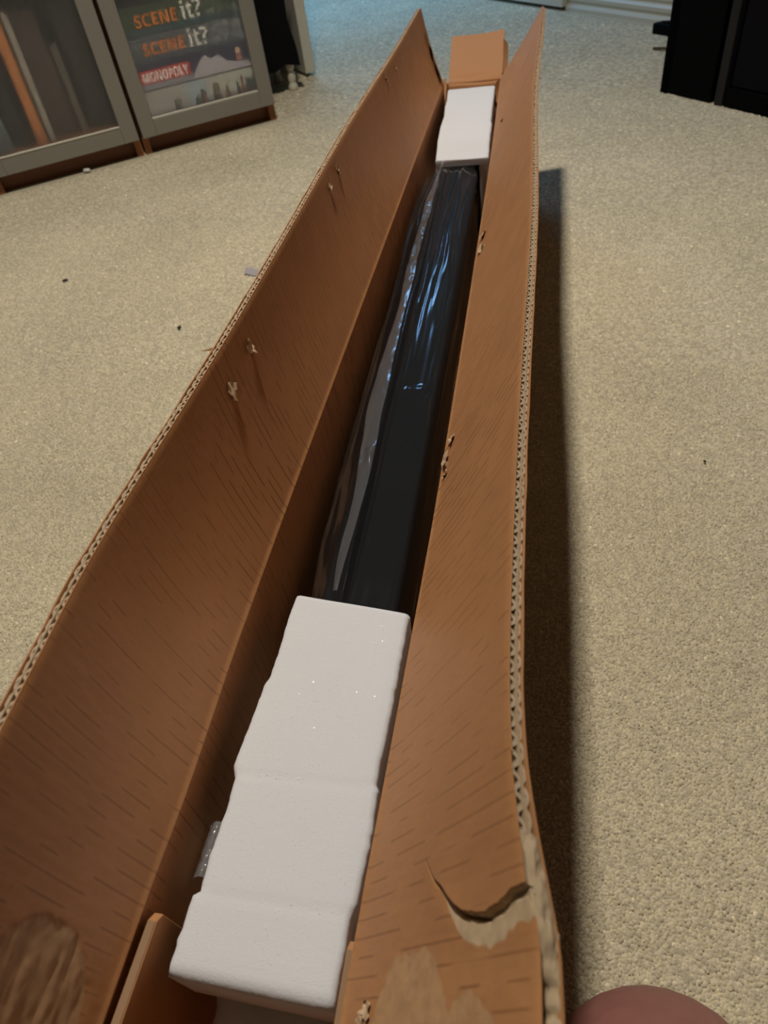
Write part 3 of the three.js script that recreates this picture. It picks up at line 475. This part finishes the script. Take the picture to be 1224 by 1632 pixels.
function printed(w, h, draw) { const c = document.createElement('canvas'); c.width = 512; c.height = 96; const g = c.getContext('2d'); draw(g, 512, 96); const t = new THREE.CanvasTexture(c); t.colorSpace = THREE.SRGBColorSpace; return new THREE.MeshStandardMaterial({ map: t, roughness: 0.5, color: lin(1.5, 1.5, 1.5) }); }
function game(y0, y1, a0, a1, bodyColor, draw, label) {
  const w = a1 - a0, h = y1 - y0 - 0.0015, t = thing('board_game', label, 'board game', room((a0 + a1) / 2, -2.222, y0), TURN, 'board games stacked in the right cabinet');
  const body = std(bodyColor, 0.6);
  mesh('box_lid', rbox(w, h * 0.82, 0.22, 0.0015, 0, h - h * 0.41, -0.11), body, t);
  mesh('box_base', rbox(w - 0.004, h * 0.3, 0.216, 0.0015, 0, h * 0.15, -0.11), std(lin(0.4, 0.38, 0.36), 0.7), t);
  const p = mesh('front_print', new THREE.PlaneGeometry(w - 0.003, h * 0.96).translate(0, h * 0.5, 0.0006), printed(w, h, draw), t);
  return t;
}
const sceneIt = (bg, bg2) => (g, W, H) => {
  g.fillStyle = bg; g.fillRect(0, 0, W, H); g.fillStyle = bg2; g.fillRect(0, H * 0.78, W, H * 0.22);
  g.fillStyle = '#e07a1e'; g.font = 'bold 62px sans-serif'; g.textBaseline = 'middle'; g.fillText('SCENE', 60, H * 0.5, 180); g.fillStyle = '#e8e6dc'; g.font = 'bold 88px sans-serif'; g.fillText('it?', 252, H * 0.44, 90);
  for (let i = 0; i < 26; i++) { g.fillStyle = `rgba(200,205,205,${0.08 + 0.22 * hash(i, 2, 1)})`; g.beginPath(); g.arc(360 + 150 * hash(i, 5, 1), H * (0.1 + 0.7 * hash(i, 6, 1)), 5 + 12 * hash(i, 7, 1), 0, 7); g.fill(); }
};
game(0.087, 0.147, 0.315, 0.652, lin(0.3, 0.31, 0.31), (g, W, H) => {
  g.fillStyle = '#a9a59f'; g.fillRect(0, 0, W, H); g.fillStyle = '#9fb0b8'; g.fillRect(190, 0, 90, H); g.fillStyle = '#b9bdb0'; g.fillRect(290, 0, 222, H * 0.7);
  for (let i = 0; i < 20; i++) { const x = 130 + 360 * hash(i, 11, 1), h = H * (0.25 + 0.5 * hash(i, 12, 1)); g.fillStyle = ['#4b5350', '#6b6d60', '#7d5c50', '#3f4a50'][i % 4]; g.beginPath(); g.moveTo(x - 9, H); g.lineTo(x - 5, H - h); g.lineTo(x, H - h - 8); g.lineTo(x + 5, H - h); g.lineTo(x + 9, H); g.fill(); }
}, 'pale boxed board game with a row of small figures, bottom of the stack');
game(0.147, 0.206, 0.315, 0.652, lin(0.12, 0.12, 0.2), (g, W, H) => {
  g.fillStyle = '#33344f'; g.fillRect(0, 0, W, H); g.fillStyle = '#8f8f98'; g.fillRect(0, H * 0.72, W, H * 0.28);
  g.fillStyle = '#b8b4ba'; g.beginPath(); g.moveTo(230, H); g.lineTo(270, H * 0.4); g.lineTo(300, H * 0.12); g.lineTo(330, H * 0.34); g.lineTo(360, H * 0.22); g.lineTo(400, H * 0.6); g.lineTo(470, H * 0.75); g.lineTo(512, H * 0.8); g.lineTo(512, H); g.fill();
  g.fillStyle = '#b8392f'; g.fillRect(14, H * 0.2, 218, H * 0.56); g.fillStyle = '#ffffff'; g.font = 'bold 54px sans-serif'; g.textBaseline = 'middle'; g.fillText('MONOPOLY', 24, H * 0.5, 198);
  g.fillStyle = '#d8b89a'; g.beginPath(); g.arc(450, H * 0.25, 12, 0, 7); g.fill(); g.fillStyle = '#a8705a'; g.fillRect(440, H * 0.36, 22, H * 0.34);
}, 'dark blue boxed board game with white lettering on red band and snowy mountains');
game(0.206, 0.268, 0.315, 0.652, lin(0.17, 0.18, 0.2), sceneIt('#5b6166', '#45505a'), 'grey boxed trivia game with orange and white lettering, second from the top');
game(0.268, 0.33, 0.315, 0.652, lin(0.05, 0.09, 0.06), sceneIt('#33442f', '#2f4a52'), 'green boxed trivia game with orange and white lettering, topmost of the stack');
function upright(a, b, w, h, d, c, label, tilt = 0) {
  const t = thing('boxed_set', label, 'box', room(a, b, 0.0865), TURN), m = std(c, 0.6);
  const body = mesh('box_body', rbox(w, h, d, 0.002, 0, h / 2, -d / 2), m, t);
  mesh('spine_print', rbox(w * 0.6, h * 0.8, 0.001, 0.0004, 0, h * 0.52, 0.0004), std(c.clone().multiplyScalar(1.3), 0.5), t); t.rotation.z = tilt; return t;
}
upright(-0.072, -2.24, 0.05, 0.27, 0.2, lin(0.14, 0.19, 0.19), 'grey green box spine at the far left behind frosted glass');
upright(-0.02, -2.26, 0.04, 0.28, 0.18, lin(0.012, 0.016, 0.016), 'very dark box left of the orange spine');
upright(0.028, -2.24, 0.026, 0.29, 0.2, lin(0.62, 0.22, 0.06), 'orange box spine standing behind frosted glass', -0.02);
upright(0.055, -2.24, 0.016, 0.285, 0.2, lin(0.42, 0.38, 0.31), 'thin grey box right of the orange spine', -0.02);
upright(0.1, -2.26, 0.06, 0.28, 0.18, lin(0.075, 0.05, 0.038), 'brown box right of the orange and grey spines');
upright(0.145, -2.25, 0.02, 0.2, 0.16, lin(0.14, 0.12, 0.09), 'low taupe box beside the brown box');
upright(0.2, -2.26, 0.07, 0.28, 0.18, lin(0.03, 0.03, 0.022), 'dark olive box against the cabinet right side');
{ const c = room(0.02, -2.18, 0); tag(mesh('paper_crumb', new THREE.IcosahedronGeometry(0.008, 1).scale(1.4, 0.6, 0.9).translate(-1.214, 0.007, -1.838), std(lin(0.75, 0.72, 0.66), 0.8)), 'white paper crumb on the carpet at the left cabinet plinth', 'scrap'); }

// ------------------------------------------------------------------ white stool with a black cloth, right of the cabinets
{
  const t = thing('side_stool', 'small white stool with turned legs under a black cloth beside the cabinet', 'stool', room(0.785, -2.565, 0), TURN);
  const prof = [[0, 0], [0.0135, 0], [0.0158, 0.006], [0.0155, 0.014], [0.0115, 0.021], [0.0105, 0.024], [0.0125, 0.028], [0.0138, 0.038], [0.0135, 0.05], [0.0105, 0.055], [0.0102, 0.058], [0.0138, 0.064], [0.0145, 0.07], [0.0125, 0.078], [0.0125, 0.1], [0.011, 0.16], [0.014, 0.3], [0.012, 0.41]].map(([x, y]) => new THREE.Vector2(x, y));
  for (const [x, z] of [[0.058, 0.075], [-0.058, 0.075], [0.058, -0.075], [-0.058, -0.075]]) mesh('leg', new THREE.LatheGeometry(prof, 20).translate(x, 0, z), matTrim, t);
  mesh('seat', rbox(0.15, 0.022, 0.19, 0.006, 0, 0.42, 0), matTrim, t);
  const c = thing('black_cloth', 'black cloth hanging over the white stool beside the cabinet', 'cloth', room(0.785, -2.565, 0), TURN);
  const ring = (u) => { const p = u * 4, k = Math.floor(p) % 4, f = p - Math.floor(p), q = [[-0.084, 0.105], [0.072, 0.105], [0.078, -0.105], [-0.084, -0.105]]; return [lerp(q[k][0], q[(k + 1) % 4][0], f), lerp(q[k][1], q[(k + 1) % 4][1], f)]; };
  const skirt = sheet(range(0, 1, 120), range(0, 1, 40), (u, v) => {
    const [x, z] = ring(u), y = lerp(0.437, 0.074 + 0.006 * Math.sin(u * 40), v), w = 0.004 * Math.sin(u * 2 * Math.PI * 9 + 1.2 * Math.sin(v * 3)) * v + 0.005 * (fbm(u * 14, v * 4, 161) - 0.5);
    const l = Math.hypot(x, z), hook = 0.016 * Math.exp(-(((u - 0.27) / 0.03) ** 2)) * step(0.62, 0.86, v) - 0.014 * Math.exp(-(((u - 0.26) / 0.04) ** 2)) * Math.exp(-(((v - 0.72) / 0.14) ** 2)) * 0.4;
    return [x * (1 + w / l) + hook, y, z * (1 + w / l)];
  });
  mesh('skirt', skirt, matBlackMatte, c);
  mesh('top_fold', rbox(0.165, 0.008, 0.215, 0.003, -0.003, 0.4365, 0), matBlackMatte, c);
}

// ------------------------------------------------------------------ black media cabinet against the far wall
{
  const t = thing('media_cabinet', 'black media cabinet with dark glass door beside the far wall', 'cabinet', room(1.51, -1.525, 0), TURN), L = 0.95, D = 0.5, H = 0.62;
  mesh('side_panel', box(D, H, 0.03, D / 2, H / 2, 0.015), matBlack, t); mesh('side_panel', box(D, H, 0.03, D / 2, H / 2, L - 0.015), matBlack, t);
  mesh('top_panel', rbox(D + 0.01, 0.03, L + 0.01, 0.003, D / 2, H + 0.015, L / 2), matBlack, t); mesh('back_panel', box(0.01, H, L - 0.06, D - 0.01, H / 2, L / 2), matBlack, t); mesh('bottom_panel', box(D - 0.03, 0.03, L - 0.06, D / 2, 0.03, L / 2), matBlack, t);
  mesh('front_panel', rbox(0.018, H - 0.004, 0.165, 0.002, 0.009, H / 2, 0.0845), matBlack, t);
  mesh('door_stile', rbox(0.02, H - 0.004, 0.024, 0.003, 0.007, H / 2, 0.1945), std(lin(0.003, 0.003, 0.004), 0.6), t);
  mesh('door_stile', rbox(0.02, H - 0.004, 0.024, 0.003, 0.007, H / 2, L - 0.015), std(lin(0.003, 0.003, 0.004), 0.6), t);
  mesh('door_rail', rbox(0.018, 0.04, L - 0.24, 0.002, 0.009, 0.022, 0.21 + (L - 0.24) / 2), matBlack, t);
  mesh('glass_pane', box(0.005, H - 0.05, L - 0.24, 0.012, H / 2 + 0.02, 0.21 + (L - 0.24) / 2), new THREE.MeshPhysicalMaterial({ color: lin(0.001, 0.001, 0.004), roughness: 0.15, specularIntensity: 0.2 }), t);
  const s = thing('power_strip', 'black power strip on the carpet between baseboard and black cabinet', 'power strip', room(1.95, -1.78, 0), TURN);
  mesh('housing', rbox(0.045, 0.03, 0.48, 0.004, 0, 0.016, 0), matBlack, s); mesh('switch', rbox(0.018, 0.006, 0.022, 0.002, 0, 0.033, -0.2), matBlackMatte, s);
}
// small litter on the carpet
function speck(x, z, s, c, label, group) { const g = new THREE.IcosahedronGeometry(s, 1), p = g.attributes.position; for (let i = 0; i < p.count; i++) p.setXYZ(i, p.getX(i) * 1.5, p.getY(i) * 0.5, p.getZ(i) * (0.7 + 0.3 * noise(p.getX(i) * 900, i, 3))); g.rotateY(x * 40); g.translate(x, 0.0045, z); return tag(mesh('lint_speck', mergeVertices(g), std(c, 0.9)), label, 'debris', group); }
speck(-0.923, -1.177, 0.004, lin(0.05, 0.04, 0.03), 'tiny dark speck on the carpet below the left cabinet', 'specks on the carpet');
speck(-0.592, -0.979, 0.0035, lin(0.05, 0.04, 0.03), 'tiny dark speck on the carpet left of the torn staple scraps', 'specks on the carpet');
speck(0.205, -0.644, 0.0016, lin(0.03, 0.025, 0.02), 'tiny dark speck on the carpet right of the carton', 'specks on the carpet');
{ const g = sheet(range(0, 1, 6), range(0, 1, 4), (u, v) => [-0.54 + 0.03 * u + 0.006 * v, 0.004 + 0.001 * Math.sin(u * 4 + v * 2), -1.198 + 0.026 * v + 0.01 * u]); tag(mesh('paper_scrap', g, std(lin(0.4, 0.35, 0.36), 0.7)), 'small greyish mauve paper scrap on the carpet left of the carton', 'scrap'); }
{ const g = new THREE.TubeGeometry(new THREE.CatmullRomCurve3([room(1.79, -1.86, 0.006), room(1.80, -1.81, 0.009), room(1.82, -1.74, 0.006)]), 10, 0.004, 6); tag(mesh('brown_twig', g, std(lin(0.1, 0.06, 0.035), 0.9)), 'short brown twig on the carpet beside the black cabinet', 'debris'); }

// ------------------------------------------------------------------ carpet pile near the camera
{
  const rr = rnd, pts = [];
  const addTufts = (x0, x1, z0, z1, d, size, all) => {
    for (let x = x0; x < x1; x += d) for (let z = z0; z < z1; z += d) {
      const px = x + (rr() - 0.5) * d * 1.2, pz = z + (rr() - 0.5) * d * 1.2;
      if (px > XL - 0.006 && px < XR + 0.006 && pz > ZF - 0.006) continue;
      const half = 0.32 + 0.82 * -pz; if (Math.abs(px + 0.16 * -pz * 0.6) > half + 0.3) continue;
      const a = E1.x * px + E1.z * pz, b = E2.x * px + E2.z * pz;
      if (a > 2.0 || (b < -2.19 && a < 0.68) || (a > 1.55 && b > -1.5)) continue;
      pts.push([px, pz, size]);
    }
  };
  addTufts(-1.0, 0.9, -0.6, 0.06, 0.0021, 0.00155); addTufts(-1.6, 1.2, -0.85, -0.6, 0.0026, 0.0019); addTufts(-2.2, 1.2, -1.4, -0.85, 0.0036, 0.0027); addTufts(-2.2, 1.2, -2.2, -1.4, 0.0052, 0.004); addTufts(-2.6, 1.0, -5.2, -2.2, 0.0095, 0.0072);
  const g = new THREE.IcosahedronGeometry(1, 1), im = new THREE.InstancedMesh(g, std(0xffffff, 1), pts.length), o = new THREE.Object3D(), c = new THREE.Color();
  { const p = g.attributes.position, q = g.attributes.normal; for (let i = 0; i < p.count; i++) { const v = new THREE.Vector3(p.getX(i) * 0.55, p.getY(i) * 0.4 + 0.75, p.getZ(i) * 0.55).normalize(); q.setXYZ(i, v.x, v.y, v.z); } } // fibres stand upright, so the pile shades softly
  pts.forEach(([x, z, s], i) => {
    const clump = fbm(x * 75, z * 75, 171, 2), h = 0.75 + 0.5 * clump; o.position.set(x, -0.0008 + 0.0026 * (h - 1) * 0.9, z); o.rotation.set((rr() - 0.5) * 0.5, rr() * 6, (rr() - 0.5) * 0.5); o.scale.set(s * (0.8 + 0.4 * rr()), 0.0026 * (0.9 + 0.4 * rr()), s * (0.8 + 0.4 * rr())); o.updateMatrix(); im.setMatrixAt(i, o.matrix);
    const m = (0.92 + 0.22 * (fbm(x * 5, z * 5, 173, 3) - 0.5) + 0.42 * (rr() - 0.5)) * 1.4 * (rr() > 0.985 ? 1.35 : 1); c.setRGB(CARPET[0] * m, CARPET[1] * m, CARPET[2] * m * (0.95 + 0.1 * rr())); im.setColorAt(i, c);
  });
  console.log('tufts', pts.length);
  im.name = 'carpet_pile'; im.userData = { kind: 'stuff', label: 'short beige carpet pile around the carton', category: 'carpet' }; im.castShadow = im.receiveShadow = true; scene.add(im);
}

// ------------------------------------------------------------------ the photographer's bare knee
{
  const J = [[0.105, 0.23, 0.5, 0.085], [0.084, 0.108, 0.02, 0.06], [0.081, 0.072, -0.037, 0.055], [0.083, 0.06, 0.02, 0.052], [0.105, 0.06, 0.2, 0.052], [0.115, 0.042, 0.4, 0.036], [0.115, 0.034, 0.47, 0.034], [0.115, 0.03, 0.58, 0.028]];
  const bones = [[0, 1], [1, 2], [2, 3], [3, 4], [4, 5], [5, 6], [6, 7]], cell = 0.011, lo = [0.0, -0.01, -0.12], n = [26, 33, 76];
  const field = (x, y, z) => { let e = 0; for (const [i, j] of bones) { const A = J[i], B = J[j], vx = B[0] - A[0], vy = B[1] - A[1], vz = B[2] - A[2], t = clamp(((x - A[0]) * vx + (y - A[1]) * vy + (z - A[2]) * vz) / (vx * vx + vy * vy + vz * vz)); const d = Math.hypot(x - A[0] - vx * t, y - A[1] - vy * t, z - A[2] - vz * t) - lerp(A[3], B[3], t); e += Math.exp(-d / 0.012); } return -0.012 * Math.log(Math.max(e, 1e-30)); };
  const S = 64, size = 0.78, mc = new MarchingCubes(S, new THREE.MeshBasicMaterial(), false, false, 60000), cx = 0.1, cy = 0.22, cz = 0.25, step_ = size / S;
  for (let k = 0; k < S; k++) for (let j = 0; j < S; j++) for (let i = 0; i < S; i++) mc.field[i + j * S + k * S * S] = -field(cx + (i - S / 2) * step_, cy + (j - S / 2) * step_, cz + (k - S / 2) * step_);
  mc.isolation = 0; mc.update();
  const m = mc.count, P = mc.positionArray.slice(0, m * 3), g0 = new THREE.BufferGeometry(); for (let i = 0; i < m; i++) { P[i * 3] = cx + P[i * 3] * size / 2; P[i * 3 + 1] = cy + P[i * 3 + 1] * size / 2; P[i * 3 + 2] = cz + P[i * 3 + 2] * size / 2; }
  g0.setAttribute('position', new THREE.BufferAttribute(P, 3)); const g = mergeVertices(g0, 1e-5); g.computeVertexNormals();
  g.setAttribute('uv', new THREE.Float32BufferAttribute(Float32Array.from({ length: g.attributes.position.count * 2 }, (_, i) => (i % 2 ? g.attributes.position.getZ(i >> 1) : g.attributes.position.getX(i >> 1))), 2));
  const skin = dataTexture(256, 256, (u, v) => { const q = 0.9 + 0.25 * (fbm(u * 12, v * 12, 181, 4) - 0.5) + 0.12 * (fbm(u * 70, v * 70, 185, 2) - 0.5); return [0.3 * q, 0.125 * q, 0.1 * q]; }, true, [4, 4]);
  const t = tag(mesh('person', g, new THREE.MeshPhysicalMaterial({ map: skin, roughness: 0.55 })), 'bare bent knee of a kneeling person on the carpet at the right of the carton', 'person');
  const hem = sheet(range(0, 1, 40), range(0, 1, 8), (u, v) => { const z = lerp(0.2, 0.5, v), r = lerp(0.078, 0.1, v) + 0.002 * Math.sin(u * 44), c = [lerp(0.093, 0.106, v), lerp(0.152, 0.235, v)]; return [c[0] + Math.cos(u * 6.2832) * r, c[1] + Math.sin(u * 6.2832) * r, z]; });
  mesh('shorts', hem, std(lin(0.03, 0.035, 0.05), 0.9), t);
}
shade(scene);
renderer.render(scene, camera);
